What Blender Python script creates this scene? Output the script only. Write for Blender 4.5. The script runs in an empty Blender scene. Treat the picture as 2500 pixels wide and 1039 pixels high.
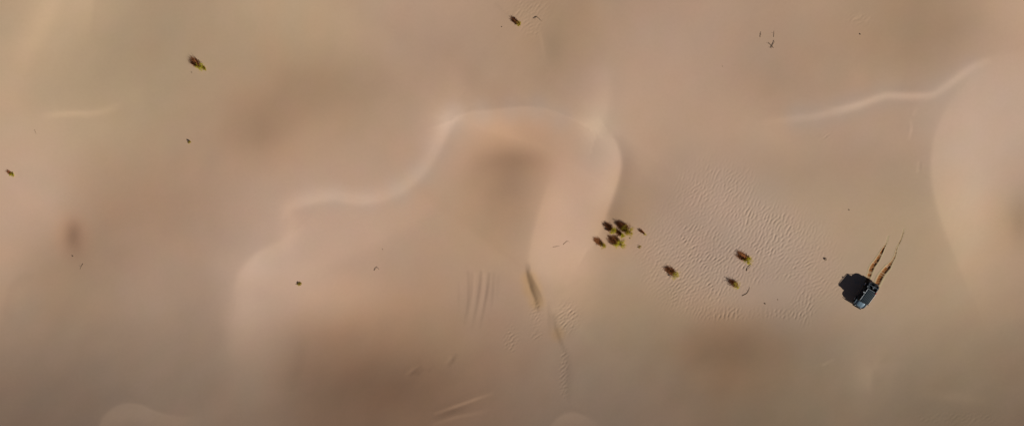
import bpy, bmesh, math, random
import numpy as np
from mathutils import Vector, Matrix

# ------------------------------------------------------------------ frame and light
CAM_H = 140.0          # height of the drone above the mean sand level, metres
PPM = 15.0             # survey scale at mean level (survey sheet is 2500 x 1039)
CX, CY = 1250.0, 519.5
SUN_EL = math.radians(26.0)
SX, SY = 0.765, -0.644   # horizontal direction towards the sun
AMB = 0.09             # sky share of the light on flat sand, used by the relief survey

def to_survey(x, y, z):
    k = PPM * CAM_H / (CAM_H - z)
    return CX + x * k, CY - y * k

def s2l(v):
    v = np.asarray(v, float) / 255.0
    return np.where(v <= 0.04045, v / 12.92, ((v + 0.055) / 1.055) ** 2.4)

# ------------------------------------------------------------------ relief survey: how steeply each spot faces the sun
LT = np.array([
 [148,157,150,139,140,147,148,148,146,144,136,132,137,141,143,139,141,135,131,140,152],
 [151,153,143,137,139,141,143,143,142,140,138,131,141,143,142,137,137,135,130,140,149],
 [153,148,143,140,139,136,130,133,139,142,141,137,145,146,141,136,138,141,140,149,154],
 [153,152,147,141,138,130,138,140,144,147,150,150,150,144,144,144,144,143,144,157,155],
 [152,150,140,137,137,142,146,146,146,144,130,151,152,139,140,138,136,138,141,158,149],
 [151,148,132,132,136,146,151,150,145,141,133,155,135,140,142,141,141,139,142,158,141],
 [148,134,127,134,137,148,151,146,141,140,140,154,140,140,139,139,139,139,139,150,143],
 [138,128,128,133,132,147,150,145,136,134,133,144,133,132,136,135,134,135,137,138,135],
 [122,120,119,121,122,131,120,117,118,121,121,123,121,117,108,112,120,127,125,123,119],
 [108,106,108,112,112,116,101, 94, 96,105,111,113,111,109,106,107,113,118,113,112,109],
 [ 98, 98,101,106,108,105, 97, 92, 95,100,104,106,104,104,102,103,106,108,105,103,100]], float)

def catmull(n, t):
    """indices and weights of cubic interpolation at positions t on a row of n samples"""
    t = np.clip(t, 0, n - 1.000001)
    i = np.floor(t).astype(int); f = t - i
    w = [(-f + 2*f*f - f**3) / 2, (2 - 5*f*f + 3*f**3) / 2, (f + 4*f*f - 3*f**3) / 2, (-f*f + f**3) / 2]
    return [(np.clip(i + k - 1, 0, n - 1), w[k]) for k in range(4)]

def table(T, px, py):
    a = catmull(T.shape[1], px / 125.0); b = catmull(T.shape[0], py / 103.9)
    out = 0
    for j, wj in b:
        for i, wi in a:
            out = out + wj * wi * T[j, i]
    return out

def smooth(x):
    x = np.clip(x, 0, 1); return x * x * (3 - 2 * x)

def polydist(pts, X, Y):
    """signed distance to a polyline (positive on the right-hand side going along it, y down) and progress 0..1"""
    best = np.full(X.shape, 1e9); sign = np.ones(X.shape); prog = np.zeros(X.shape)
    L = [0.0]
    for a, b in zip(pts, pts[1:]): L.append(L[-1] + math.hypot(b[0]-a[0], b[1]-a[1]))
    for k, (a, b) in enumerate(zip(pts, pts[1:])):
        dx, dy = b[0]-a[0], b[1]-a[1]; l2 = dx*dx + dy*dy
        t = np.clip(((X-a[0])*dx + (Y-a[1])*dy) / l2, 0, 1)
        d = np.hypot(X-a[0]-t*dx, Y-a[1]-t*dy)
        m = d < best
        best = np.where(m, d, best)
        sign = np.where(m, np.sign(dx*(Y-a[1]) - dy*(X-a[0])), sign)
        prog = np.where(m, (L[k] + t*math.sqrt(l2)) / L[-1], prog)
    return best * sign, prog

def curve(pts, n=6):
    """a smooth line through the points"""
    P = [np.array(p, float) for p in pts]; P = [2*P[0]-P[1]] + P + [2*P[-1]-P[-2]]
    out = []
    for k in range(1, len(P)-2):
        for i in range(n):
            f = i / n
            out.append(tuple(P[k-1]*(-f+2*f*f-f**3)/2 + P[k]*(2-5*f*f+3*f**3)/2 + P[k+1]*(f+4*f*f-3*f**3)/2 + P[k+2]*(-f*f+f**3)/2))
    out.append(tuple(P[-2])); return out

# crests and breaks of slope: (points, width on the left, width on the right, strength along the line)
BANDS = [
 ([(578,720),(583,690),(600,655),(635,622),(680,600),(706,578)], 12, 55, [2,8,11,9,3]),
 ([(700,520),(712,503),(760,490),(815,480),(850,487),(900,489),(940,480),(985,460),(1030,420),(1062,372),(1082,330),(1100,297),(1122,280)], 26, 13, [4,11,9,11,8,12,10,12,8]),
 ([(704,590),(713,555),(706,515)], 26, 22, [4,5,3]),
 ([(1060,490),(960,560),(860,608),(770,648),(700,690)], 22, 60, [1,4,5,4,1]),
 ([(1070,330),(1085,280),(1105,255)], 45, 24, [4,11,5]),
 ([(1115,288),(1150,276),(1200,272),(1255,266),(1300,265),(1345,276),(1385,292),(1425,310)], 6, 54, [8,12,16,17,14,6]),
 ([(1484,150),(1478,215),(1472,270),(1460,315)], 16, 55, [0,4,9,8]),
 ([(1488,330),(1503,360),(1511,395),(1505,435),(1493,475),(1476,520),(1462,560),(1440,600)], 9, 50, [5,12,16,17,13,6]),
 ([(1515,345),(1525,400),(1518,440),(1505,480),(1492,520)], 28, 12, [-3,-10,-11,-9,-6]),
 ([(1870,298),(1930,290),(1990,283),(2050,268),(2100,254),(2145,238),(2170,233),(2220,234),(2270,231),(2305,214),(2335,192),(2370,167),(2410,150)], 10, 11, [3,12,15,16,14,12,8,4]),
 ([(2300,214),(2335,192),(2370,167),(2420,146),(2500,132)], 12, 90, [2,5,5,3,2]),
 ([(2345,225),(2310,280),(2286,340),(2278,410),(2288,480),(2312,560),(2345,640),(2375,720)], 70, 9, [2,5,9,10,8,5,2]),
 ([(135,-10),(105,55),(72,115),(45,185),(30,240)], 26, 40, [4,6,6,3,1]),
 ([(225,-20),(215,60),(212,130)], 8, 60, [5,3,0]),
 ([(90,286),(135,279),(180,276),(225,276),(262,268),(300,250)], 8, 10, [0,6,8,7,5,1]),
 ([(300,250),(330,230),(360,215)], 30, 30, [1,3,0]),
 ([(12,760),(25,705),(45,680),(66,672)], 8, 22, [-3,-3,-3]),
 ([(245,1045),(258,1018),(285,996),(312,988),(345,992),(372,1004),(420,1018),(500,1022)], 7, 50, [7,9,9,9,7,4,0]),
 ([(592,690),(578,720),(570,770),(570,830),(577,890)], 70, 26, [1,4,6,4,0]),
 ([(738,800),(735,850),(726,900),(700,960)], 16, 26, [0,-4,-4,0]),
 ([(1296,640),(1303,590),(1318,530),(1338,470),(1352,430)], 9, 50, [9,9,8,6,1]),
 ([(1286,648),(1290,672),(1298,702),(1308,728),(1312,752)], 8, 5, [-8,-30,-42,-32,-14]),
 ([(1290,664),(1304,690),(1318,718),(1326,742)], 4, 7, [-9,-18,-15,-3]),
 ([(1337,742),(1341,775),(1342,810)], 7, 7, [-4,-7,-2]),
 ([(1333,742),(1334,775)], 5, 5, [4,2]),
 ([(1352,772),(1357,800),(1368,830),(1380,860)], 6, 6, [-6,-12,-9,-3]),
 ([(1380,860),(1386,900),(1386,970)], 12, 6, [-3,-5,-3]),
 ([(1118,668),(1120,720),(1118,770)], 4, 4, [0,-3,0]),
 ([(1143,665),(1144,700),(1142,745),(1134,790)], 4, 4, [-5,-7,-8,-2]),
 ([(1152,668),(1151,705),(1146,750)], 3.5, 3.5, [-3,-5,-1]),
 ([(1174,664),(1171,700),(1164,745),(1152,800)], 3.6, 3.6, [-8,-11,-7,-1]),
 ([(1194,668),(1190,705),(1181,755),(1172,800)], 3.6, 3.6, [-8,-13,-7,-2]),
 ([(1206,668),(1203,710),(1199,760)], 3.5, 3.5, [-4,-6,-1]),
 ([(1216,676),(1214,720)], 3.5, 3.5, [-3,-1]),
 ([(1160,668),(1157,720),(1148,780)], 4, 4, [3,4,1]),
 ([(1183,668),(1179,720),(1166,780)], 4, 4, [4,5,1]),
 ([(1062,1009),(1110,992),(1160,974),(1205,958)], 4, 4, [5,14,13,2]),
 ([(1062,1018),(1110,1001),(1150,989)], 6, 8, [-2,-7,-1]),
 ([(1060,1034),(1110,1018),(1160,1008),(1195,998)], 4, 6, [3,8,6,1]),
 ([(994,921),(1012,907),(1027,894)], 4, 4, [2,-9,-3]),
 ([(988,915),(1005,903),(1020,892)], 4, 4, [2,6,2]),
 ([(1020,912),(1036,899)], 4, 4, [-5,-2]),
 ([(1046,905),(1060,893)], 4, 4, [-3,-2]),
 ([(1097,890),(1106,878),(1114,865)], 5, 5, [-5,-9,-4]),
 ([(1090,884),(1099,872)], 4, 4, [3,5]),
 ([(2218,340),(2224,315),(2222,295)], 3, 3, [4,8,3]),
 ([(2230,280),(2236,266)], 4, 4, [4,3]),
 ([(2238,420),(2242,396)], 3, 3, [6,6]),
 ([(2244,412),(2246,396)], 3, 3, [-4,-6]),
 ([(2121,965),(2121,930),(2124,905),(2136,892)], 40, 10, [1,7,8,4]),
 ([(2140,893),(2190,890),(2260,880)], 10, 26, [2,2,0]),
 ([(2220,960),(2320,968),(2420,978)], 16, 12, [0,4,1]),
 ([(2010,890),(2035,877)], 3, 3, [6,4]),
 ([(1345,1045),(1365,1022),(1395,1010),(1425,1018),(1450,1035)], 6, 30, [5,8,9,7,3]),
 ([(1318,80),(1326,120),(1330,150)], 5, 5, [3,4,0]),
 ([(1210,10),(1245,45),(1262,75)], 5, 5, [-3,-3,0]),
 ([(2085,46),(2100,36)], 3, 3, [6,4]), ([(2112,52),(2122,44)], 3, 3, [4,3]),
]
BLOBS = [  # smooth hollows and swells: x, y, rx, ry, strength
 (178,572,20,34,-20), (190,600,40,50,-5), (1262,388,74,30,-12), (1240,420,110,60,-4), (1350,115,26,45,-6), (640,320,50,60,-4), (2490,545,25,60,-10),
 (2330,45,60,60,-4), (700,255,60,50,-3), (1790,850,90,60,-5), (1435,310,35,25,6), (610,660,50,45,3), (700,560,40,40,2), (1450,300,18,18,3),
 (2410,370,90,90,0.5), (60,420,90,90,2), (1500,540,30,30,-6), (960,930,120,50,-2), (310,1015,50,20,3), (720,700,80,60,1),
 (540,640,50,30,3), (600,735,30,60,3), (1420,640,50,50,4), (1350,640,40,60,3), (1090,1000,40,15,-2),
]
BANDS = [(curve(p), wl, wr, s) for p, wl, wr, s in BANDS]

def light_survey(px, py):
    L = table(LT, np.clip(px, 0, 2500), np.clip(py, 0, 1039))
    for pts, wl, wr, s in BANDS:
        xs_, ys_ = [p[0] for p in pts], [p[1] for p in pts]; mg = 3 * max(wl, wr)
        m = (px > min(xs_)-mg) & (px < max(xs_)+mg) & (py > min(ys_)-mg) & (py < max(ys_)+mg)
        if not m.any(): continue
        d, t = polydist(pts, px[m], py[m])
        amp = np.interp(t, np.linspace(0, 1, len(s)), s)
        w = np.where(d > 0, wr, wl)
        L[m] += amp * np.exp(-(d / w) ** 2)
    for bx, by, rx, ry, s in BLOBS:
        L += s * np.exp(-((px-bx)/rx)**2 - ((py-by)/ry)**2)
    return L

GX0, GY0, GS, GNX, GNY = -130.0, -86.0, 0.25, 1040, 688
def solve_relief():
    """integrate the surveyed slopes into real heights (least squares in the frequency domain)"""
    gx = GX0 + GS*np.arange(GNX); gy = GY0 + GS*np.arange(GNY)
    X, Y = np.meshgrid(gx, gy)
    kx = 2*np.pi*np.fft.fftfreq(GNX, GS)[None, :]; ky = 2*np.pi*np.fft.fftfreq(GNY, GS)[:, None]
    ks = kx*SX + ky*SY; kt = -kx*SY + ky*SX
    den = ks**2 + 0.012*kt**2 + 1e-5
    win = smooth((128-np.abs(X))/40) * smooth((84-np.abs(Y))/44)
    te = math.tan(SUN_EL); z = np.zeros_like(X); extra = np.zeros_like(X)
    for it in range(6):
        px, py = to_survey(X, Y, z)
        lin = s2l(np.clip(light_survey(px, py), 60, 200))
        if it == 0: l0 = (lin*win).sum()/win.sum()
        zy, zx = np.gradient(z, GS)
        nrm = np.minimum(np.sqrt(1 + zx**2 + zy**2), 1.12)
        P = te*(1 - (lin/l0*(1+AMB) - AMB)*nrm) * win
        l0 *= 1 - 0.8*P.sum()/win.sum()
        P -= P.mean()
        ds = zx*SX + zy*SY
        if it > 0: extra = np.clip(extra + 0.35*(P - ds)*win, -0.25, 0.25)
        F = np.fft.fft2(P + extra - extra.mean())
        z = np.fft.ifft2(np.conj(1j*ks)*F/den).real
        z -= (z*win).sum()/win.sum()
    res = P - ds
    c = (np.abs(px-CX) < 1250) & (np.abs(py-CY) < 520)
    print("relief", z[c].min(), z[c].max(), "slope", (nrm[c]**2-1).max()**.5, "rms slope residual", res[c].std(), "l0", l0)
    return gx, gy, z

gx, gy, GZ = solve_relief()

def sample_grid(G, x, y):
    u = (np.asarray(x, float) - GX0)/GS; v = (np.asarray(y, float) - GY0)/GS
    out = 0
    for j, wj in catmull(GNY, v):
        for i, wi in catmull(GNX, u):
            out = out + wi*wj*G[j, i]
    return out

def height(x, y):
    x = np.asarray(x, float); y = np.asarray(y, float)
    far = 3.2*np.sin(x*0.021 + 0.7*np.sin(y*0.017)) + 2.6*np.sin(y*0.034 + 0.9*np.sin(x*0.013+1)) - 1.0
    w = smooth((126-np.abs(x))/30)*smooth((83-np.abs(y))/26)
    return sample_grid(GZ, x, y)*w + far*(1-w)

def at(px, py):
    """the point of the sand at a survey position"""
    z = 0.0
    for _ in range(12):
        k = PPM*CAM_H/(CAM_H - z)
        x, y = (px-CX)/k, (CY-py)/k
        z = float(height(x, y))
    return Vector((x, y, z))

# ------------------------------------------------------------------ tyre ruts (centre lines, half width and depth along them)
def world_line(pts):
    return [at(*p) for p in pts]
RUTS = [
 (world_line(curve([(2112,694),(2120,678),(2129,652),(2141,635),(2150,619),(2157,606),(2165,590),(2170,572)], 5)),
  [0.24,0.25,0.29,0.32,0.31,0.27,0.23,0.16,0.10,0.08,0.07], [0.03,0.04,0.07,0.10,0.10,0.09,0.06,0.08,0.03,0.012,0.0]),
 (world_line(curve([(2134,708),(2141,694),(2152,671),(2169,650),(2178,637),(2185,624),(2190,604),(2200,583),(2209,554)], 5)),
  [0.27,0.32,0.36,0.37,0.36,0.34,0.19,0.15,0.12,0.09,0.08,0.07,0.07,0.06], [0.04,0.07,0.10,0.11,0.09,0.12,0.045,0.025,0.03,0.015,0.022,0.022,0.018,0.0]),
]
def rut_field(X, Y):
    """how far the sand sheet dips under the churned tracks"""
    dip = np.zeros_like(X)
    for line, hw, dep in RUTS:
        pts = [(p.x, -p.y) for p in line]
        m = (X > min(p[0] for p in pts)-2) & (X < max(p[0] for p in pts)+2) & (-Y > min(p[1] for p in pts)-2) & (-Y < max(p[1] for p in pts)+2)
        d, t = polydist(pts, X[m], -Y[m])
        w = np.interp(t, np.linspace(0,1,len(hw)), hw); D = np.interp(t, np.linspace(0,1,len(dep)), dep)
        ends = smooth(t/0.03)*smooth((1-t)/0.05)
        dip[m] = np.maximum(dip[m], (D+0.06)*ends*np.exp(-(np.abs(d)/(w*0.95))**6))
    return dip

# ------------------------------------------------------------------ the sand sheet
rng = np.random.default_rng(11)
STEP = 0.115
dx = np.arange(-96, 96.01, STEP); dy = np.arange(-43, 43.01, STEP)
def grow(edge, step, sign, far=3500):
    out = []; s = step; p = edge
    while abs(p) < far:
        s *= 1.22; p += sign*s; out.append(p)
    return np.array(out)
vx = np.concatenate([grow(dx[0], STEP, -1)[::-1], dx, grow(dx[-1], STEP, 1)])
vy = np.concatenate([grow(dy[0], STEP, -1)[::-1], dy, grow(dy[-1], STEP, 1)])
NX, NY = len(vx), len(vy)
XX, YY = np.meshgrid(vx, vy)
ZZ = height(XX, YY)

def noise(shape, step, lam0, bw, ang=None, spread=0.5):
    """band-limited noise; with a direction it makes forking wind ripples"""
    fy = np.fft.fftfreq(shape[0], step)[:, None]; fx = np.fft.fftfreq(shape[1], step)[None, :]
    f = np.hypot(fx, fy)
    g = np.exp(-((f - 1/lam0)/(bw/lam0))**2)
    if ang is not None:
        th = np.arctan2(fy, fx) - ang
        th = (th + np.pi/2) % np.pi - np.pi/2
        g = g*np.exp(-(th/spread)**2)
    n = np.fft.ifft2(np.fft.fft2(rng.standard_normal(shape))*g).real
    return n/n.std()

ix0, iy0 = int(np.argmin(abs(vx-dx[0]))), int(np.argmin(abs(vy-dy[0])))
core = (slice(iy0, iy0+len(dy)), slice(ix0, ix0+len(dx)))
DX, DY, DZ = XX[core], YY[core], ZZ[core]
PX, PY = to_survey(DX, DY, DZ)
R70 = noise(DX.shape, STEP, 0.62, 0.42, math.radians(-24), 0.72)    # crests run up and to the right
R45 = noise(DX.shape, STEP, 0.62, 0.42, math.radians(-50), 0.72)
R90 = noise(DX.shape, STEP, 0.80, 0.18, math.radians(-4), 0.22)
LOW = noise(DX.shape, STEP, 7.0, 0.5); MID = noise(DX.shape, STEP, 2.6, 0.5)
def blob(x, y, rx, ry, rot=0, p=2):
    c, s = math.cos(math.radians(rot)), math.sin(math.radians(rot))
    u = ((PX-x)*c + (PY-y)*s)/rx; v = (-(PX-x)*s + (PY-y)*c)/ry
    return np.exp(-(u*u+v*v)**(p/2))
field = np.maximum.reduce([blob(1770,600,190,100,0,4), blob(1880,590,150,90,25,4), blob(1740,490,100,80,-20,3)*0.85, blob(1690,680,110,75,15,3)])
field = field*(1-0.95*blob(1885,722,85,36,0,6))
m45 = np.clip(blob(1650,650,120,110,0,2) + blob(1950,640,80,60)*0.8 + blob(1700,480,90,50)*0.5, 0, 1)
amp = 0.0158*field*(0.9+0.2*LOW.clip(-1.5,1.5))
def crested(n): return n - 0.28*(n*n-1)
RIP = amp*(crested(R70)*(1-m45) + crested(R45)*m45)
RIP = RIP + 0.0105*(0.65*crested(R90)+0.6*crested(R70))*blob(1825,765,125,16,0,4)*(1+0.4*LOW.clip(-1.5,1.5)) + 0.010*crested(R70)*blob(1965,745,28,40,0,3) + 0.007*crested(R45)*blob(2010,700,50,35)
RIP = RIP + crested(R45)*(0.012*blob(1388,772,28,34,0,3) + 0.010*blob(1247,828,14,26) + 0.010*blob(1308,768,12,26) + 0.007*blob(1376,905,10,55)
    + 0.006*blob(1290,22,40,30) + 0.005*blob(1297,70,22,22) + 0.0018*blob(2330,1022,120,16,0,4) + 0.004*blob(2090,48,30,16) + 0.005*blob(2008,332,24,12) + 0.004*blob(1565,612,16,30) + 0.005*blob(1310,815,14,14))
RIP = RIP + 0.004*MID*(0.15+blob(1385,740,50,60)+0.6*blob(1290,30,60,50)) + 0.014*LOW*0.35
ZZ[core] = DZ + RIP
ZZ -= rut_field(XX, YY)

# sand colours: own hue by place, plus painted tints offsetting sunlit crests and shaded hollows; all have the same lightness
def unit(c):
    v = s2l(c); return v/(0.2126*v[0]+0.7152*v[1]+0.0722*v[2])
HUES = dict(tan=unit((165,135,111)), olive=unit((158,138,108)), pink=unit((164,136,119)), gold=unit((165,134,102)), red=unit((168,130,103)), rust=unit((165,131,95)), grey=unit((155,134,115)), pale=unit((156,135,119)))
PATCH = [('olive',150,60,260,.8),('olive',520,60,200,.5),('olive',300,250,170,.7),('olive',760,60,150,.6),('olive',1450,300,50,.5),('olive',1930,970,190,.9),('olive',2300,930,220,.9),
 ('olive',2230,560,170,.8),('olive',1080,840,70,.8),('olive',1550,800,120,.8),('olive',1950,480,120,.4),
 ('pink',700,560,190,1.3),('pink',900,560,150,.8),('pink',1390,470,110,1.5),('pink',1080,360,70,1.2),('pink',2400,280,160,1.0),('grey',2390,400,130,0.54),('pink',60,480,120,.8),('grey',100,380,110,0.30),
 ('pink',1740,560,170,.6),('pale',1780,590,150,2.2),('pale',1880,690,120,1.8),('pink',620,720,110,1.2),('pink',1650,100,160,.7),('pink',1000,60,160,.4),('pink',2080,340,110,.5),('pink',1360,600,90,.9),('pink',330,680,100,.7),('pink',1180,730,90,.5),('pink',1450,210,60,1.0),
 ('gold',750,230,150,.9),('gold',1255,400,90,.6),('gold',1370,60,110,.8),('gold',2230,70,150,.9),('gold',630,320,70,.8),('gold',1230,530,130,.9),('gold',1530,500,60,1.0),('gold',200,700,110,.7),('gold',2470,540,50,1.2),('gold',1400,700,100,.4),('gold',1650,750,110,.5),
 ('pale',2400,300,130,1.6),('pale',1950,288,28,1.8),('pale',2000,283,28,1.8),('pale',2050,270,28,1.8),('pale',2100,254,28,1.8),('pale',2150,238,28,1.8),('pale',2200,234,28,1.8),('pale',2250,232,28,1.8),('pale',2290,222,28,1.8),('pale',2330,196,28,1.8),('pale',2370,168,28,1.8),('pale',750,492,28,1.8),('pale',820,482,28,1.8),('pale',900,489,28,1.8),('pale',970,466,28,1.8),('pale',1030,420,28,1.8),('pale',1065,365,28,1.8),('pale',1090,310,28,1.8),('pale',1110,283,28,1.8),('pale',1180,276,28,1.8),('pale',1250,270,28,1.8),('pale',1310,270,28,1.8),('pale',1370,290,28,1.8),('pale',640,640,90,1.3),('pale',1470,380,60,1.2),('tan',1000,560,90,1.0),('pale',1460,300,50,0.8),('rust',950,930,170,.9),('red',960,930,190,2.6),('red',830,850,110,1.2),('red',180,580,38,3.4),('red',300,520,120,.6),('red',450,480,150,.4),('red',950,960,110,1.5),('red',650,330,90,.2),('red',1190,880,120,.5),
 ('rust',1790,850,95,2.0),('red',1790,850,95,2.0),('rust',1292,680,14,6.0),('rust',1300,705,16,6.0),('rust',1310,735,14,5.0),('rust',1362,815,14,2.0),('red',1262,387,60,1.6),('red',1250,430,120,2.0),('red',640,320,100,1.2),('red',720,250,110,.6),('rust',1495,565,50,.9),
 ('grey',2150,920,140,0.48),('grey',450,900,260,0.60),('grey',120,860,180,0.30),('grey',650,880,120,0.36),('grey',1400,950,200,0.60),('grey',330,1010,90,0.48),('grey',2100,780,160,0.48),('grey',1500,950,120,0.36)]
wsum = np.full(DX.shape, 0.9); tint = wsum[..., None]*HUES['tan']
for h, x, y, r, w in PATCH:
    ww = w*np.exp(-((PX-x)**2+(PY-y)**2)/(r*r))
    wsum = wsum + ww; tint = tint + ww[..., None]*HUES[h]
tint = tint/wsum[..., None]
B1, B2 = noise(DX.shape, STEP, 9.0, 0.55), noise(DX.shape, STEP, 5.0, 0.55)
tint = tint*(1 + 0.006*B1[..., None]*np.array([1.0, -0.35, -0.9]) + 0.004*B2[..., None]*np.array([0.3, -0.3, 1.0]))
tint /= (tint*np.array([0.2126,0.7152,0.0722])).sum(-1, keepdims=True)
SAND_LUM = 0.366
LIGHT_CAST = np.array([1.04, 0.997, 0.958])     # colour of the low sun on the sand, divided out of the sand's own colour
col = np.ones((NY, NX, 4)); col[..., :3] = HUES['tan']
col[core[0], core[1], :3] = tint
col[..., :3] = np.clip(col[..., :3]*SAND_LUM/LIGHT_CAST, 0, 1)

def grid_mesh(name, X, Y, Z):
    ny, nx = X.shape
    me = bpy.data.meshes.new(name)
    co = np.stack([X, Y, Z], -1).astype(np.float32).reshape(-1)
    i = np.arange(ny*nx).reshape(ny, nx)
    q = np.stack([i[:-1,:-1], i[:-1,1:], i[1:,1:], i[1:,:-1]], -1).reshape(-1, 4).astype(np.int32)
    me.vertices.add(ny*nx); me.vertices.foreach_set('co', co)
    me.loops.add(q.size); me.loops.foreach_set('vertex_index', q.reshape(-1))
    me.polygons.add(len(q)); me.polygons.foreach_set('loop_start', np.arange(0, q.size, 4, dtype=np.int32))
    me.update(calc_edges=True); me.validate()
    me.polygons.foreach_set('use_smooth', np.ones(len(q), bool))
    return me

# ------------------------------------------------------------------ scene, materials
scene = bpy.context.scene
LINK = scene.collection.objects.link

def mat(name, color, rough=0.6, metal=0.0, spec=0.5, coat=0.0, vary=0.0, scale=8.0, emit=None):
    m = bpy.data.materials.new(name); m.use_nodes = True
    nt = m.node_tree; b = nt.nodes['Principled BSDF']
    b.inputs['Base Color'].default_value = (*color, 1); b.inputs['Roughness'].default_value = rough
    b.inputs['Metallic'].default_value = metal; b.inputs['Specular IOR Level'].default_value = spec
    b.inputs['Coat Weight'].default_value = coat; b.inputs['Coat Roughness'].default_value = 0.08
    if vary:
        tc = nt.nodes.new('ShaderNodeTexCoord'); n = nt.nodes.new('ShaderNodeTexNoise'); n.inputs['Scale'].default_value = scale; n.inputs['Detail'].default_value = 5
        r = nt.nodes.new('ShaderNodeMapRange'); r.inputs['From Min'].default_value = 0.3; r.inputs['From Max'].default_value = 0.7
        r.inputs['To Min'].default_value = 1-vary; r.inputs['To Max'].default_value = 1+vary
        mx = nt.nodes.new('ShaderNodeVectorMath'); mx.operation = 'SCALE'; mx.inputs[0].default_value = color
        nt.links.new(tc.outputs['Object'], n.inputs['Vector']); nt.links.new(n.outputs['Fac'], r.inputs['Value'])
        nt.links.new(r.outputs['Result'], mx.inputs['Scale']); nt.links.new(mx.outputs['Vector'], b.inputs['Base Color'])
    return m

def sand_material():
    m = bpy.data.materials.new('wind_blown_sand'); m.use_nodes = True
    nt = m.node_tree; b = nt.nodes['Principled BSDF']; N = nt.nodes.new; K = nt.links.new
    b.inputs['Roughness'].default_value = 0.95; b.inputs['Specular IOR Level'].default_value = 0.05
    a = N('ShaderNodeAttribute'); a.attribute_name = 'sand_tint'
    g = N('ShaderNodeNewGeometry')
    n1 = N('ShaderNodeTexNoise'); n1.inputs['Scale'].default_value = 2.2; n1.inputs['Detail'].default_value = 8; n1.inputs['Roughness'].default_value = 0.65
    n2 = N('ShaderNodeTexNoise'); n2.inputs['Scale'].default_value = 0.35; n2.inputs['Detail'].default_value = 4
    K(g.outputs['Position'], n1.inputs['Vector']); K(g.outputs['Position'], n2.inputs['Vector'])
    r1 = N('ShaderNodeMapRange'); r1.inputs['To Min'].default_value = 0.955; r1.inputs['To Max'].default_value = 1.045
    r2 = N('ShaderNodeMapRange'); r2.inputs['To Min'].default_value = 0.98; r2.inputs['To Max'].default_value = 1.02
    K(n1.outputs['Fac'], r1.inputs['Value']); K(n2.outputs['Fac'], r2.inputs['Value'])
    mu = N('ShaderNodeMath'); mu.operation = 'MULTIPLY'; K(r1.outputs['Result'], mu.inputs[0]); K(r2.outputs['Result'], mu.inputs[1])
    s = N('ShaderNodeVectorMath'); s.operation = 'SCALE'; K(a.outputs['Color'], s.inputs[0]); K(mu.outputs[0], s.inputs['Scale'])
    K(s.outputs['Vector'], b.inputs['Base Color'])
    bp = N('ShaderNodeBump'); bp.inputs['Strength'].default_value = 0.25; bp.inputs['Distance'].default_value = 0.01
    K(n1.outputs['Fac'], bp.inputs['Height']); K(bp.outputs['Normal'], b.inputs['Normal'])
    return m

SAND = sand_material()
me = grid_mesh('sand_dunes', XX, YY, ZZ)
at_ = me.color_attributes.new('sand_tint', 'FLOAT_COLOR', 'POINT'); at_.data.foreach_set('color', col.astype(np.float32).reshape(-1))
me.materials.append(SAND)
ground = bpy.data.objects.new('sand_dunes', me); LINK(ground)
ground['kind'] = 'structure'; ground['label'] = 'smooth tan wind blown sand dunes with soft crests and a rippled patch'

# ------------------------------------------------------------------ helpers for things
def thing(name, label, cat, loc=(0,0,0), group=None):
    o = bpy.data.objects.new(name, None); LINK(o); o.location = loc; o.empty_display_size = 0.3
    o['label'] = label; o['category'] = cat
    if group: o['group'] = group
    return o

def obj(name, bm, material, parent=None, smooth_faces=True):
    me = bpy.data.meshes.new(name); bmesh.ops.recalc_face_normals(bm, faces=bm.faces[:]) if name not in ('foliage',) else None
    bm.to_mesh(me); bm.free()
    for m in (material if isinstance(material, (list, tuple)) else [material]): me.materials.append(m)
    if smooth_faces:
        me.polygons.foreach_set('use_smooth', np.ones(len(me.polygons), bool))
        try: me.set_sharp_from_angle(angle=math.radians(38))
        except Exception: pass
    o = bpy.data.objects.new(name, me); LINK(o)
    if parent: o.parent = parent
    return o

def bevel(bm, geom_verts, w, seg=2):
    ed = {e for v in geom_verts for e in v.link_edges if len(e.link_faces) == 2 and e.calc_face_angle(0) > 0.5}
    bmesh.ops.bevel(bm, geom=list(ed), offset=w, segments=seg, profile=0.5, affect='EDGES', clamp_overlap=True)

def box(bm, c, s, w=0.02, rot=None):
    M = Matrix.Translation(c) @ (rot or Matrix()) @ Matrix.Diagonal((*s, 1))
    r = bmesh.ops.create_cube(bm, size=1, matrix=M)
    if w: bevel(bm, r['verts'], w)

def prism(bm, pts, y0, y1, w=0.0, taper=None):
    """extrude an x-z outline across y; taper(x, z, y) may move points sideways"""
    f = taper or (lambda x, z, y: y)
    a = [bm.verts.new((x, f(x, z, y0), z)) for x, z in pts]; b = [bm.verts.new((x, f(x, z, y1), z)) for x, z in pts]
    n = len(pts)
    bm.faces.new(a); bm.faces.new(b[::-1])
    for i in range(n): bm.faces.new((a[i], b[i], b[(i+1) % n], a[(i+1) % n]))
    bmesh.ops.recalc_face_normals(bm, faces=bm.faces[:])
    if w: bevel(bm, a+b, w)

def tube(bm, pts, rad, seg=8):
    pts = [Vector(p) for p in pts]; rings = []
    rad = rad if isinstance(rad, (list, tuple)) else [rad]*len(pts)
    for i, p in enumerate(pts):
        d = (pts[min(i+1, len(pts)-1)] - pts[max(i-1, 0)]).normalized()
        u = d.cross(Vector((0,0,1)) if abs(d.z) < 0.9 else Vector((1,0,0))).normalized(); v = d.cross(u)
        rings.append([bm.verts.new(p + rad[i]*(math.cos(2*math.pi*k/seg)*u + math.sin(2*math.pi*k/seg)*v)) for k in range(seg)])
    for a, b in zip(rings, rings[1:]):
        for k in range(seg): bm.faces.new((a[k], a[(k+1) % seg], b[(k+1) % seg], b[k]))
    bm.faces.new(rings[0][::-1]); bm.faces.new(rings[-1])

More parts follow.
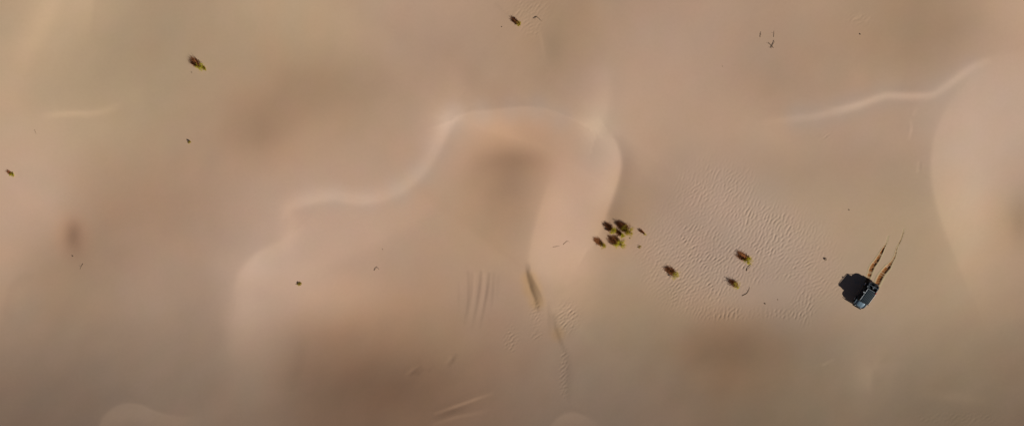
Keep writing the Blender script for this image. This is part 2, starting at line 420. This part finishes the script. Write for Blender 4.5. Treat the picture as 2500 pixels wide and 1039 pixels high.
def lathe(bm, prof, M, seg=28, caps=True):
    """turn (radius, height) points round the local z axis"""
    rings = [[bm.verts.new(M @ Vector((r*math.cos(2*math.pi*k/seg), r*math.sin(2*math.pi*k/seg), h))) for k in range(seg)] for r, h in prof]
    for a, b in zip(rings, rings[1:]):
        for k in range(seg): bm.faces.new((a[k], a[(k+1) % seg], b[(k+1) % seg], b[k]))
    if caps: bm.faces.new(rings[0][::-1]); bm.faces.new(rings[-1])
NB = bmesh.new

# ------------------------------------------------------------------ tyre tracks: rut shade painted into churned, damp sand
TRACK = mat('damp_sand_rut_shade', (0.26, 0.098, 0.026), 0.95, spec=0.05, vary=0.3, scale=9)
def sand_blend(m):
    """towards the rim of a track the damp colour and painted rut shade give way to the dry sand around it"""
    nt = m.node_tree; b = nt.nodes['Principled BSDF']; src = b.inputs['Base Color'].links[0].from_socket
    a = nt.nodes.new('ShaderNodeAttribute'); a.attribute_name = 'damp_shade'
    mx = nt.nodes.new('ShaderNodeMix'); mx.data_type = 'RGBA'
    c = HUES['olive']*SAND_LUM/LIGHT_CAST
    mx.inputs['A'].default_value = (*c, 1)
    nt.links.new(a.outputs['Fac'], mx.inputs['Factor']); nt.links.new(src, mx.inputs['B']); nt.links.new(mx.outputs['Result'], b.inputs['Base Color'])
sand_blend(TRACK)
def make_track(line, hw, dep, label, seed):
    rs = np.random.default_rng(seed)
    P = np.array([(p.x, p.y) for p in line]); L = np.concatenate([[0], np.cumsum(np.hypot(*np.diff(P, axis=0).T))])
    n = int(L[-1]/0.035); s = np.linspace(0, L[-1], n); t = s/L[-1]
    cx, cy = np.interp(s, L, P[:,0]), np.interp(s, L, P[:,1])
    tx, ty = np.gradient(cx), np.gradient(cy); l = np.hypot(tx, ty); tx /= l; ty /= l
    w = np.interp(t, np.linspace(0,1,len(hw)), hw); D = np.interp(t, np.linspace(0,1,len(dep)), dep)
    ker = np.exp(-np.linspace(-2,2,15)**2); ker /= ker.sum()
    clump = np.convolve(rs.standard_normal(n), ker, 'same'); clump /= clump.std()
    D = D*(1 + 0.4*clump.clip(-1.6, 1.6))
    v = np.linspace(-1, 1, 55)
    X = cx[:,None] - ty[:,None]*v*w[:,None]*3.2; Y = cy[:,None] + tx[:,None]*v*w[:,None]*3.2
    e = np.abs(v)*3.2
    rut = -np.exp(-(e/0.95)**4)[None,:]*D[:,None]
    ridge = 0.035*np.sin(2*np.pi*s/0.26 + 0.8*np.sin(s*1.7))[:,None]*np.exp(-(e/0.9)**4)[None,:]*np.clip(D/0.15,0,1)[:,None]
    berm = (0.10*np.exp(-((e-1.5)/0.45)**2))[None,:]*D[:,None]
    churn = 0.012*rs.standard_normal(X.shape)*np.exp(-(e/1.6)**4)[None,:]
    ends = (smooth(t/0.02)*smooth((1-t)/0.04))[:,None]
    lip = 0.008*np.exp(-(e/1.7)**6)[None,:] - 0.03*smooth((e-1.6)/1.6)[None,:]
    Z = height(X, Y) + lip + (rut+ridge+berm+churn*np.clip(D/0.12,0,1)[:,None])*ends - 0.03*(1-ends)
    me = grid_mesh('tyre_track', X, Y, Z)
    damp_shade = np.exp(-(e/1.12)**6)[None,:]*np.clip(D/0.07, 0, 1)[:,None]*ends
    damp_shade = np.clip(damp_shade*(1 + 0.12*rs.standard_normal(X.shape)), 0, 1)
    a = me.attributes.new('damp_shade', 'FLOAT', 'POINT'); a.data.foreach_set('value', damp_shade.astype(np.float32).reshape(-1))
    me.materials.append(TRACK)
    o = bpy.data.objects.new('tyre_track', me); LINK(o)
    o['label'] = label; o['category'] = 'tyre track'; o['group'] = 'tyre tracks behind the car'
make_track(*RUTS[0], 'shorter dark brown tyre rut, nearer the car shadow, behind the car', 3)
make_track(*RUTS[1], 'longer dark brown tyre rut trailing off in a thin line behind the car', 4)

# ------------------------------------------------------------------ shrubs
def leafy(m):
    """thin leaves let part of the sun through"""
    nt = m.node_tree; b = nt.nodes['Principled BSDF']; out = nt.nodes['Material Output']
    tr = nt.nodes.new('ShaderNodeBsdfTranslucent'); mx = nt.nodes.new('ShaderNodeMixShader'); mx.inputs[0].default_value = 0.5
    tr.inputs['Color'].default_value = (0.62, 0.50, 0.05, 1)
    nt.links.new(b.outputs[0], mx.inputs[1]); nt.links.new(tr.outputs[0], mx.inputs[2]); nt.links.new(mx.outputs[0], out.inputs['Surface'])
    return m
LEAF = leafy(mat('yellow_green_leaves', (0.52, 0.50, 0.03), 0.6, spec=0.2, vary=0.3, scale=3))
LEAF_PALE = leafy(mat('pale_olive_leaves', (0.54, 0.50, 0.10), 0.65, spec=0.2, vary=0.25, scale=3))
LEAF_DULL = leafy(mat('brown_olive_leaves', (0.40, 0.33, 0.045), 0.7, spec=0.2, vary=0.3, scale=3))
BARK = mat('dry_brown_stems', (0.16, 0.095, 0.05), 0.9, spec=0.1, vary=0.3, scale=6)
SHADOW_TWIG = mat('shadow_brown_twigs', (0.36, 0.135, 0.048), 0.9, spec=0.1, vary=0.3, scale=6)  # for the added twigs that brown the shrub shadows
TWIG = mat('dead_grey_brown_wood', (0.25, 0.18, 0.12), 0.9, spec=0.1, vary=0.3, scale=6)
STONE = mat('dark_brown_stone', (0.22, 0.155, 0.105), 0.85, spec=0.2, vary=0.3, scale=7)

def shrub(px, py, r, h, label, leaf=LEAF, seed=0, leaves=800, lean=0.0, oblong=1.0, turn=0.0, group='yellow green shrubs scattered on the sand', cat='shrub', name='desert_shrub'):
    rd = random.Random(seed*77+5)
    base = at(px, py); h *= 1.15; r *= 1.12
    t = thing(name, label, cat, base - Vector((0,0,0.02)), group)
    stems, fol = NB(), NB(); tips = []
    for k in range(max(9, int(34*r))):
        a = rd.uniform(0, 2*math.pi); q = rd.random()**0.6
        rr = r*(0.25+0.75*q)*rd.uniform(0.7, 1.05); top = h*(1.06-0.72*q)*rd.uniform(0.75, 1.05)
        ex, ey = math.cos(a)*rr*oblong, math.sin(a)*rr
        ex, ey = ex*math.cos(turn)-ey*math.sin(turn), ex*math.sin(turn)+ey*math.cos(turn)
        ex -= lean*SX*h; ey -= lean*SY*h
        gz = float(height(base.x+ex, base.y+ey)) - base.z
        pts = []
        for i in range(5):
            f = i/4
            pts.append(Vector((ex*f**0.85 + rd.uniform(-.03,.03)*r, ey*f**0.85 + rd.uniform(-.03,.03)*r, max(top*f**1.25, 0.03 + gz*f) )))
        pts[0] = Vector((ex*0.05, ey*0.05, -0.03))
        tube(stems, pts, [0.016, 0.012, 0.009, 0.006, 0.003], 5)
        tips.append(pts)
    for k in range(int(leaves*1.25)):
        pts = rd.choice(tips); f = 4*(0.25+0.75*rd.random()**0.5); i = min(3, int(f)); g = f-i
        c = pts[i].lerp(pts[i+1], g) + Vector((rd.gauss(0,.13), rd.gauss(0,.13), rd.gauss(0,.09)))*r
        c.z = max(c.z, 0.04)
        d = (pts[i+1]-pts[i]).normalized()*0.8 + Vector((rd.gauss(0,.55), rd.gauss(0,.55), rd.gauss(0,.45))); d.normalize()
        s = d.cross(Vector((rd.gauss(0,1), rd.gauss(0,1), rd.gauss(0,1)))).normalized()
        L, W = rd.uniform(.08,.16), rd.uniform(.02,.042)
        v = [fol.verts.new(p) for p in (c, c+d*L*.45+s*W, c+d*L, c+d*L*.45-s*W)]
        fol.faces.new(v)
    dry = NB()  # added twigs that brown the shrub's cast shadow
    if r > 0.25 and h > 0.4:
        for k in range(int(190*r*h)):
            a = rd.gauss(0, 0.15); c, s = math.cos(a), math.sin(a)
            wx, wy = -SX*c+SY*s, -SX*s-SY*c                       # added twigs laid along the cast shadow to tint it red-brown
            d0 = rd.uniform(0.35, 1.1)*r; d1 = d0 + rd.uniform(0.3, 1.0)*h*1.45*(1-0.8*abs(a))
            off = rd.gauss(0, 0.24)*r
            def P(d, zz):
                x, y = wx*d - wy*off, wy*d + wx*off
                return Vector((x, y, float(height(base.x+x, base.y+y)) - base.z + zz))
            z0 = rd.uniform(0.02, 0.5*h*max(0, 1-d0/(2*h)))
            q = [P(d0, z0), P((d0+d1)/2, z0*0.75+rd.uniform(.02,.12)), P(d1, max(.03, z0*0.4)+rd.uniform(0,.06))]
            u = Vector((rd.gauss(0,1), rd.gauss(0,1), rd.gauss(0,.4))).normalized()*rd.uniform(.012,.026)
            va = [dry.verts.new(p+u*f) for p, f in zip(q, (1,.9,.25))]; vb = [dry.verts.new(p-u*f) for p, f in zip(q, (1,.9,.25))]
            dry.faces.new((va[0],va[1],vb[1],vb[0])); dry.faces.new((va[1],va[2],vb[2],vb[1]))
        obj('shadow_tint_twigs', dry, SHADOW_TWIG, t, False)
    obj('stems', stems, BARK, t); obj('foliage', fol, leaf, t, False)
    return t

G = 'yellow green shrubs in the close cluster'
shrub(1471,599, .62, 1.05, 'lone shrub at the lower left corner of the cluster, with a short brown shadow', LEAF_DULL, 1, 620, group=G)
shrub(1512,597, .85, 1.15, 'brightest yellow green shrub at the bottom of the cluster, with a broad oblong shadow', LEAF, 2, 1100, oblong=1.25, turn=.5, group=G)
shrub(1496,563, .62, 1.10, 'small olive shrub at the upper left of the cluster, behind the broad oblong shadow', LEAF, 3, 800, group=G)
shrub(1537,566, .85, 1.20, 'rounded olive shrub at the right edge of the cluster, with the most ragged shadow', LEAF_DULL, 4, 1050, group=G)
shrub(1519,575, .50, 0.85, 'thin olive shrub in the middle of the cluster between two larger ones', LEAF, 5, 520, group=G)
shrub(1524,556, .60, 0.90, 'dark brown shrub buried in the shadows at the top of the cluster', LEAF_DULL, 6, 420, group=G)
shrub(1574,571, .24, 0.90, 'thin wispy shrub standing alone just right of the cluster, casting a sliver of shadow', LEAF_PALE, 7, 170)
G = 'yellow green shrubs scattered on the sand'
shrub(1648,671, .72, 1.20, 'pale olive shrub on the lower left edge of the rippled sand', LEAF_PALE, 8, 620)
shrub(1825,636, .72, 1.25, 'vivid yellow green shrub with a pointed shadow in the middle of the rippled sand', LEAF, 9, 950)
shrub(1802,701, .70, 1.10, 'pale sparse shrub by the bare flat sand, lowest on the ripples', LEAF_PALE, 10, 430, lean=.5)
shrub(491,164, .74, 1.25, 'yellow green shrub with a twin brown shadow on the smooth upper left slope', LEAF, 11, 700, oblong=1.2, turn=-.5)
shrub(502,169, .30, 0.45, 'small brown tuft touching the yellow green shrub on the upper left slope', LEAF_DULL, 12, 190)
shrub(31,427, .42, 0.62, 'little green shrub alone at the far left edge of the sand', LEAF, 13, 260)
shrub(1268,60, .42, 1.0, 'brownish leaning shrub beside the stick at the top of the picture', LEAF_DULL, 14, 420, lean=.15)
shrub(732,692, .36, 0.30, 'tiny round olive shrub with hardly any shadow on the pale lower left slope', LEAF_DULL, 15, 260)

# ------------------------------------------------------------------ dry sticks, tufts and stones
def stick(pts, label, rad=0.035, lift=0.12, cat='stick', seed=1):
    """a dead branch lying on the sand along the given survey points; several lines make a forked one"""
    rd = random.Random(seed)
    lines = pts if isinstance(pts[0], list) else [pts]
    base = at(*lines[0][0]); bm = NB()
    for ln in lines:
        q = [at(*p) - base for p in curve(ln, 4)]; n = len(q)
        q = [p + Vector((rd.uniform(-.02,.02), rd.uniform(-.02,.02), rad*0.5 + 0.6*lift*math.sin(math.pi*min(1, i/(n-1)*0.8+0.1)))) for i, p in enumerate(q)]
        tube(bm, q, [rad*0.7*(1-0.6*i/(n-1)) for i in range(n)], 6)
        m = q[n//2]; d = Vector((rd.gauss(0,1), rd.gauss(0,1), 0.4)).normalized()
        tube(bm, [m, m+d*0.12, m+d*0.22+Vector((0,0,.05))], [rad*.5, rad*.35, rad*.15], 5)
    o = obj('dry_stick', bm, TWIG); o.location = base
    o['label'] = label; o['category'] = cat; o['group'] = 'dead sticks lying on the sand'
stick([(914,660),(919,654),(924,654),(926,658)], 'curved dead stick lying on the plain slope left of the fluted sand', .05, .16, seed=1)
stick([[(1306,43),(1313,43),(1319,49),(1324,53)],[(1308,44),(1305,48)]], 'bent dead stick to the right of the brownish leaning shrub', .055, .18, seed=2)
stick([[(1884,114),(1880,108),(1876,104)],[(1884,114),(1889,105),(1890,99)],[(1884,114),(1883,119)],[(1885,113),(1888,118)]], 'forked reddish brown dead branch spread like a V on the upper right slope', .055, .1, seed=3)
stick([(1856,91),(1857,83),(1858,78)], 'short upright looking dark stick to the left of the forked branch', .04, .06, seed=4)
stick([(1889,91),(1890,82),(1890,76)], 'faint thin stick just above the forked branch', .03, .06, seed=14)
stick([(1375,597),(1380,592),(1386,588),(1392,592)], 'pale bent stick on the bright slope left of the shrub cluster', .035, .08, seed=5)
stick([(85,317),(87,321),(89,327)], 'thin faint stick above the little shrub at the far left edge', .035, .1, seed=6)
stick([(203,643),(200,650),(196,658)], 'thin slanting stick below the dark hollow on the left', .03, .08, seed=7)
stick([(1812,722),(1824,715),(1829,707),(1830,700)], 'low curved root trailing from the pale sparse shrub', .05, .06, seed=8)
stick([(1823,661),(1826,654),(1832,648),(1833,644)], 'crooked dead stick just below the vivid yellow green shrub', .06, .12, seed=9)
stick([(1350,603),(1358,601),(1366,600)], 'almost buried stick beside the pale bent one on the bright slope', .03, .02, seed=10)

def stone(px, py, r, label, seed=1):
    rd = random.Random(seed); bm = NB()
    bmesh.ops.create_icosphere(bm, subdivisions=3, radius=1)
    k = [Vector((rd.gauss(0,1), rd.gauss(0,1), rd.gauss(0,1))).normalized() for _ in range(9)]; hh = [rd.uniform(.72,.95) for _ in k]
    for v in bm.verts:
        c = v.co.copy()
        for n, d in zip(k, hh):
            e = c.dot(n)-d
            if e > 0: c -= n*e*0.9
        v.co = Vector((c.x*r*1.25, c.y*r*0.85, c.z*r*0.5))
    o = obj('stone', bm, STONE); o.location = at(px, py) + Vector((0,0,r*.25)); o.rotation_euler.z = rd.uniform(-1.2,-.4)
    o['label'] = label; o['category'] = 'stone'; o['group'] = 'small dark stones on the sand'
stone(2015,632, 0.255, 'dark stone at the right end of the rippled sand, the nearest one to the car', 1)
stone(1868,741, 0.132, 'half buried stone on the bare flat sand below the ripples', 2)
stone(1899,731, 0.079, 'tiny stone on the bare flat sand, right of the half buried one', 3)
stone(2073,512, 0.106, 'small brown stone alone on smooth sand above the car', 4)
stone(2100,84, 0.119, 'small brown stone near the top right of the picture', 5)
stone(178,625, 0.119, 'small dark stone at the foot of the dark hollow on the left', 6)
stone(468,177, 0.086, 'tiny stone below the shrub with the twin shadow', 7)
stone(1538,581, 0.106, 'tiny grey stone right under the rounded olive shrub of the cluster', 8)
stone(934,608, 0.073, 'tiny stone above the curved dead stick', 9)
stone(1764,162, 0.066, 'tiny stone on the smooth upper slope left of the forked branch', 10)
stone(1225,66, 0.092, 'small stone left of the brownish leaning shrub', 11)
shrub(464,347, .24, .32, 'tiny dark dry tuft alone on the wide slope under the twin shadow shrub', LEAF_DULL, 16, 110, name='dry_tuft', cat='tuft', group='dry tufts on the sand')
shrub(1562,602, .28, .14, 'flat brown dry tuft below the wispy shrub', LEAF_DULL, 17, 60, name='dry_tuft', cat='tuft', group='dry tufts on the sand')

# ------------------------------------------------------------------ the car (x forward, y left)
PAINT = mat('dark_blue_grey_paint', (0.022, 0.032, 0.040), 0.32, 0.3, 0.5, 0.6, 0.12, 5)
HOOD_SHEEN = mat('bonnet_sky_sheen', (0.14, 0.21, 0.265), 0.38, 0.15, 0.5, 0.4, 0.15, 4)  # sky and sun reflection on the bonnet put into a paler colour
ROOFP = mat('dusty_dark_teal_roof', (0.009, 0.020, 0.028), 0.6, 0.0, 0.2, 0.0, 0.15, 5)
TRIM = mat('black_plastic_trim', (0.012, 0.012, 0.014), 0.6, 0, 0.3)
RAIL = mat('pale_metal_rail', (0.33, 0.37, 0.39), 0.45, 0.1)
BARS = mat('grey_painted_bars', (0.14, 0.16, 0.19), 0.4, 0.2)
FENDP = mat('blue_grey_fender_paint', (0.075, 0.105, 0.13), 0.35, 0.2, 0.5, 0.4, 0.12, 4)
GLASS = mat('tinted_glass', (0.008, 0.011, 0.014), 0.05, 0, 0.6)
RUBBER = mat('dusty_rubber', (0.018, 0.017, 0.017), 0.85, 0, 0.2, vary=0.3, scale=9)
STEEL = mat('pale_steel', (0.55, 0.57, 0.58), 0.35, 0.6)
LENS = mat('clear_lens', (0.75, 0.78, 0.8), 0.08, 0, 0.6)
REDL = mat('red_lens', (0.42, 0.03, 0.03), 0.3, 0, 0.5)
BED = mat('worn_bed_liner', (0.02, 0.024, 0.035), 0.7, 0, 0.3, vary=0.3, scale=6)

def arc(cx, cz, r, a0, a1, n=10):
    return [(cx + r*math.cos(math.radians(a0+(a1-a0)*i/n)), cz + r*math.sin(math.radians(a0+(a1-a0)*i/n))) for i in range(n+1)]

def make_car(px, py, heading):
    c0 = at(px, py); c, s = math.cos(heading), math.sin(heading)
    hz = lambda x, y: float(height(c0.x + c*x - s*y, c0.y + s*x + c*y))
    wl = {(i, j): hz(1.34*i, 0.82*j) for i in (1,-1) for j in (1,-1)}
    mean = sum(wl.values())/4
    pitch = math.atan(((wl[1,1]+wl[1,-1])-(wl[-1,1]+wl[-1,-1]))/2/2.68); roll = math.atan(((wl[1,1]+wl[-1,1])-(wl[1,-1]+wl[-1,-1]))/2/1.64)
    car = thing('off_road_car', 'dark blue off-road car with sky sheen coloured into its bonnet and a ribbed roof, casting a long black shadow', 'car', (c0.x, c0.y, mean-0.03))
    car.scale = (1.13, 1.06, 1.02)
    car.rotation_euler = (Matrix.Rotation(heading, 3, 'Z') @ Matrix.Rotation(-pitch, 3, 'Y') @ Matrix.Rotation(roll, 3, 'X')).to_euler()
    # body shell with wheel arches
    bm = NB()
    prof = [(-2.04,.52),(-2.09,.62),(-2.09,.86),(-1.20,.88),(-1.18,1.24),(-.4,1.27),(1.02,1.27),(1.06,1.02),(1.9,.98),(2.06,.88),(2.1,.6),(2.04,.5)]
    prof += arc(1.34,.5,.47,0,180) + [(.8,.46),(-.8,.46)] + arc(-1.34,.5,.47,0,180)
    prism(bm, prof, -.88, .88, .035, lambda x, z, y: y*(1 - .05*max(0,(z-.9)/.4) - .12*max(0,(x-1.2)/.9)**2 - .05*max(0,(-x-1.5)/.6)**2))
    obj('body', bm, PAINT, car)
    # open rear bed
    bm = NB()
    side = [(-2.09,.84),(-2.09,.98),(-2.06,1.10),(-1.99,1.21),(-1.86,1.31),(-1.68,1.38),(-1.4,1.43),(-1.16,1.45),(-1.16,.84)]
    for sg in (1, -1):
        prism(bm, side, sg*.84-.045, sg*.84+.045, .015)
    box(bm, (-2.06,0,1.0), (.06,1.58,.3), .015)
    obj('bed_side', bm, PAINT, car)
    bm = NB(); box(bm, (-1.62,0,.90), (.82,1.55,.03), .004)
    for k in range(7): box(bm, (-1.62,-.66+.22*k,.922), (.8,.06,.02), .004)
    obj('bed_floor', bm, BED, car)
    sp = obj_spare(car)
    bm = NB()
    for sg in (1, -1):
        tube(bm, [(-1.98,sg*.76,1.22),(-1.66,sg*.75,1.38),(-1.30,sg*.70,1.72),(-1.20,sg*.68,1.93)], .035)
    tube(bm, [(-1.72,-.75,1.36),(-1.74,-.3,1.38),(-1.74,.3,1.38),(-1.72,.75,1.36)], .035)
    obj('roll_bar', bm, BARS, car)
    # bonnet, rounded in every direction
    bm = NB(); n, m = 22, 22; rows = []
    for i in range(n+1):
        f = i/n; x = .99 + 1.05*f; row = []
        hwid = .68*(1-.34*f**3.4)*(1-.10*(1-f)**6)
        for j in range(m+1):
            g = 2*j/m-1
            z = 1.33 - .07*f - .16*f**3 - .16*abs(g)**5 - .20*max(0, f-.86)/.14 + .018*(1 if abs(g) < .42 and .1 < f < .9 else 0)
            row.append(bm.verts.new((x, g*hwid, z)))
        rows.append(row)
    for a, b in zip(rows, rows[1:]):
        for j in range(m): bm.faces.new((a[j], b[j], b[j+1], a[j+1]))
    r = bmesh.ops.extrude_edge_only(bm, edges=[e for e in bm.edges if len(e.link_faces) == 1])
    for v in r['geom']:
        if isinstance(v, bmesh.types.BMVert): v.co.z = min(v.co.z-.06, .98)
    obj('bonnet', bm, HOOD_SHEEN, car)
    for sg in (1, -1):
        bm = NB(); out = [(.86,.94)] + arc(1.34,.5,.56,150,25,12) + [(1.93,.70),(1.96,.86),(1.86,1.02),(1.6,1.10),(1.1,1.13),(.86,1.12)]
        prism(bm, out, sg*.78, sg*.97, .04, lambda x, z, y: y*(1-.10*max(0,(x-1.2)/.8)**2))
        obj('front_fender', bm, FENDP, car)
        bm = NB(); out = arc(-1.34,.5,.57,170,10,14) + arc(-1.34,.5,.48,10,170,14)
        prism(bm, out, sg*.84, sg*.98, .012); obj('rear_fender', bm, TRIM, car)
        bm = NB(); lathe(bm, [(.02,.0),(.095,.0),(.10,.03),(.08,.05),(.02,.06)], Matrix.Translation((2.02,sg*.50,.90)) @ Matrix.Rotation(math.pi/2,4,'Y'), 18)
        obj('headlight', bm, LENS, car)
        bm = NB(); box(bm, (-2.10,sg*.74,.95), (.03,.12,.2), .01); obj('tail_light', bm, REDL, car)
        bm = NB(); box(bm, (1.02,sg*1.0,1.34), (.09,.17,.15), .03); tube(bm, [(1.03,sg*.8,1.29),(1.03,sg*.94,1.33)], .015); obj('side_mirror', bm, TRIM, car)
        # doors: lower panel and its tinted window
        bm = NB(); box(bm, (-.1,sg*.872,.88), (1.56,.03,.62), .012)
        d = obj('door', bm, PAINT, car)
        bm = NB(); box(bm, (-.72,sg*.895,1.06), (.16,.02,.03), .008); obj('handle', bm, RAIL, d)
        gl = [(-1.14,1.27),(.72,1.27),(.70,1.90),(-1.10,1.90)]
        bm = NB(); prism(bm, gl, sg*.82-.012, sg*.82+.012, 0, lambda x, z, y: y*(1-.13*(z-1.27)/.63)); obj('side_window', bm, GLASS, d)
        for a, b in (((1.16,1.25),(.86,1.92)), ((.72,1.25),(.70,1.92)), ((-1.15,1.25),(-1.11,1.92))):
            bm = NB(); tube(bm, [(a[0], sg*.83, a[1]), (b[0], sg*.725, b[1])], .038); obj('pillar', bm, PAINT, car)
        bm = NB(); tube(bm, [(-1.16,sg*.745,1.955),(-.6,sg*.755,1.985),(.3,sg*.755,1.985),(.84,sg*.735,1.955)], .028); obj('roof_rail', bm, RAIL, car)
    bm = NB(); wsc = [(1.15,1.27),(.87,1.90),(.85,1.90),(1.13,1.27)]; prism(bm, wsc, -.76, .76, 0, lambda x, z, y: y*(1-.11*(z-1.27)/.63)); obj('windscreen', bm, GLASS, car)
    bm = NB(); prism(bm, [(-1.17,1.27),(-1.13,1.90),(-1.15,1.90),(-1.19,1.27)], -.76, .76, 0, lambda x, z, y: y*(1-.11*(z-1.27)/.63)); obj('rear_window', bm, GLASS, car)
    # ribbed roof
    bm = NB(); n, m = 30, 60; rows = []
    for i in range(n+1):
        f = i/n; x = -1.18 + 2.1*f; row = []
        for j in range(m+1):
            g = 2*j/m-1; hw = .735*(1-.06*max(0, abs(2*f-1)-.85)/.15)
            rib = .016*max(0, math.cos(g*math.pi*6.5))**0.6 if abs(g) < .84 and .06 < f < .9 else 0
            row.append(bm.verts.new((x, g*hw, 1.965 - .035*abs(g)**3 - .04*abs(2*f-1)**6 + rib)))
        rows.append(row)
    for a, b in zip(rows, rows[1:]):
        for j in range(m): bm.faces.new((a[j], b[j], b[j+1], a[j+1]))
    r = bmesh.ops.extrude_edge_only(bm, edges=[e for e in bm.edges if len(e.link_faces) == 1])
    for v in r['geom']:
        if isinstance(v, bmesh.types.BMVert): v.co.z = 1.885
    obj('roof', bm, ROOFP, car)
    bm = NB(); box(bm, (.98,0,1.90), (.14,1.3,.025), .008, Matrix.Rotation(.25,4,'Y')); obj('sun_visor', bm, TRIM, car)
    bm = NB(); tube(bm, [(-1.17,-.70,1.955),(-1.19,-.3,1.975),(-1.19,.3,1.975),(-1.17,.70,1.955)], .022); obj('roof_rail', bm, RAIL, car)
    bm = NB(); box(bm, (-.42,-.97,1.93), (.17,.20,.12), .03); tube(bm, [(-.42,-.74,1.95),(-.42,-.9,1.94)], .02); o = obj('roof_lamp', bm, RAIL, car); o['label'] = 'pale lamp sticking out from the shaded edge of the roof'
    bm = NB(); box(bm, (-1.10,.70,2.0), (.24,.14,.07), .02); o = obj('roof_marker', bm, REDL, car); o['label'] = 'reddish marker at the rear corner of the roof'
    # bumpers
    bm = NB(); box(bm, (2.2,0,.60), (.2,1.5,.22), .06)
    for y in (-.42,.42): tube(bm, [(2.2,y,.6),(2.26,y,.85),(2.2,y,1.02)], .03)
    tube(bm, [(2.15,-.62,.98),(2.21,-.42,1.02),(2.22,0,1.03),(2.21,.42,1.02),(2.15,.62,.98)], .03)
    obj('front_bumper', bm, TRIM, car)
    bm = NB(); box(bm, (-2.15,0,.62), (.12,1.6,.16), .03); obj('rear_bumper', bm, TRIM, car)
    bm = NB()
    for k in range(7): box(bm, (2.085,-.33+.11*k,.82), (.03,.04,.26), .008)
    obj('grille', bm, TRIM, car)
    for i in (1,-1):
        for j in (1,-1):
            M = Matrix.Translation((1.34*i, .84*j, .41)) @ Matrix.Rotation(-math.pi/2*j, 4, 'X')
            bm = NB(); lathe(bm, [(.24,-.15),(.36,-.155),(.415,-.12),(.425,-.06),(.425,.06),(.415,.12),(.36,.155),(.24,.15)], M, 28, False)
            for k in range(28):
                a = 2*math.pi*k/28
                box(bm, M @ Vector((.425*math.cos(a), .425*math.sin(a), .05*(1 if k % 2 else -1))), (.03,.12,.03), 0, Matrix.Rotation(-a*j,4,'Y'))
            w = bpy.data.objects.new('wheel', None); LINK(w); w.parent = car
            obj('tyre', bm, RUBBER, w)
            bm = NB(); lathe(bm, [(.06,.13),(.08,.10),(.19,.08),(.22,.14),(.245,.145),(.245,-.14),(.1,-.14)], M, 20); obj('rim', bm, STEEL, w)
    return car

def obj_spare(car):
    M = Matrix.Translation((-1.62,.30,1.06)) @ Matrix.Rotation(.1,4,'X')
    w = bpy.data.objects.new('spare_wheel', None); LINK(w); w.parent = car
    bm = NB(); lathe(bm, [(.2,-.12),(.32,-.13),(.38,-.09),(.38,.09),(.32,.13),(.2,.12)], M, 28, False); obj('tyre', bm, RUBBER, w)
    bm = NB(); lathe(bm, [(.05,.10),(.08,.06),(.15,.05),(.19,.11),(.21,.11),(.21,-.1),(.1,-.1)], M, 20); obj('rim', bm, STEEL, w)
    return w
make_car(2111, 716, math.atan2(-56, -32))

# ------------------------------------------------------------------ camera, sun, sky
cam = bpy.data.cameras.new('drone_camera'); co = bpy.data.objects.new('drone_camera', cam); LINK(co)
co.location = (0, 0, CAM_H); cam.sensor_width = 36; cam.sensor_fit = 'HORIZONTAL'
cam.lens = 18/((1250/PPM)/CAM_H); cam.clip_start = 1; cam.clip_end = 9000
scene.camera = co

sun = bpy.data.lights.new('sun', 'SUN'); so = bpy.data.objects.new('sun', sun); LINK(so)
sun.energy = 5.0; sun.angle = math.radians(0.5); sun.color = (1.0, 0.955, 0.885)
dirn = Vector((SX*math.cos(SUN_EL), SY*math.cos(SUN_EL), math.sin(SUN_EL)))
so.rotation_euler = dirn.to_track_quat('Z', 'Y').to_euler(); so.location = (60, -40, 60)

w = bpy.data.worlds.new('World'); scene.world = w; w.use_nodes = True
nt = w.node_tree; bg = nt.nodes['Background']; sky = nt.nodes.new('ShaderNodeTexSky')
sky.sky_type = 'NISHITA'; sky.sun_disc = False; sky.sun_elevation = SUN_EL; sky.sun_rotation = math.atan2(SX, SY)
sky.altitude = 1500; sky.air_density = 0.3; sky.dust_density = 0.8
nt.links.new(sky.outputs['Color'], bg.inputs['Color']); bg.inputs['Strength'].default_value = 0.05

vs = scene.view_settings
vs.view_transform = 'Standard'; vs.look = 'None'; vs.exposure = 0.0; vs.gamma = 1.0
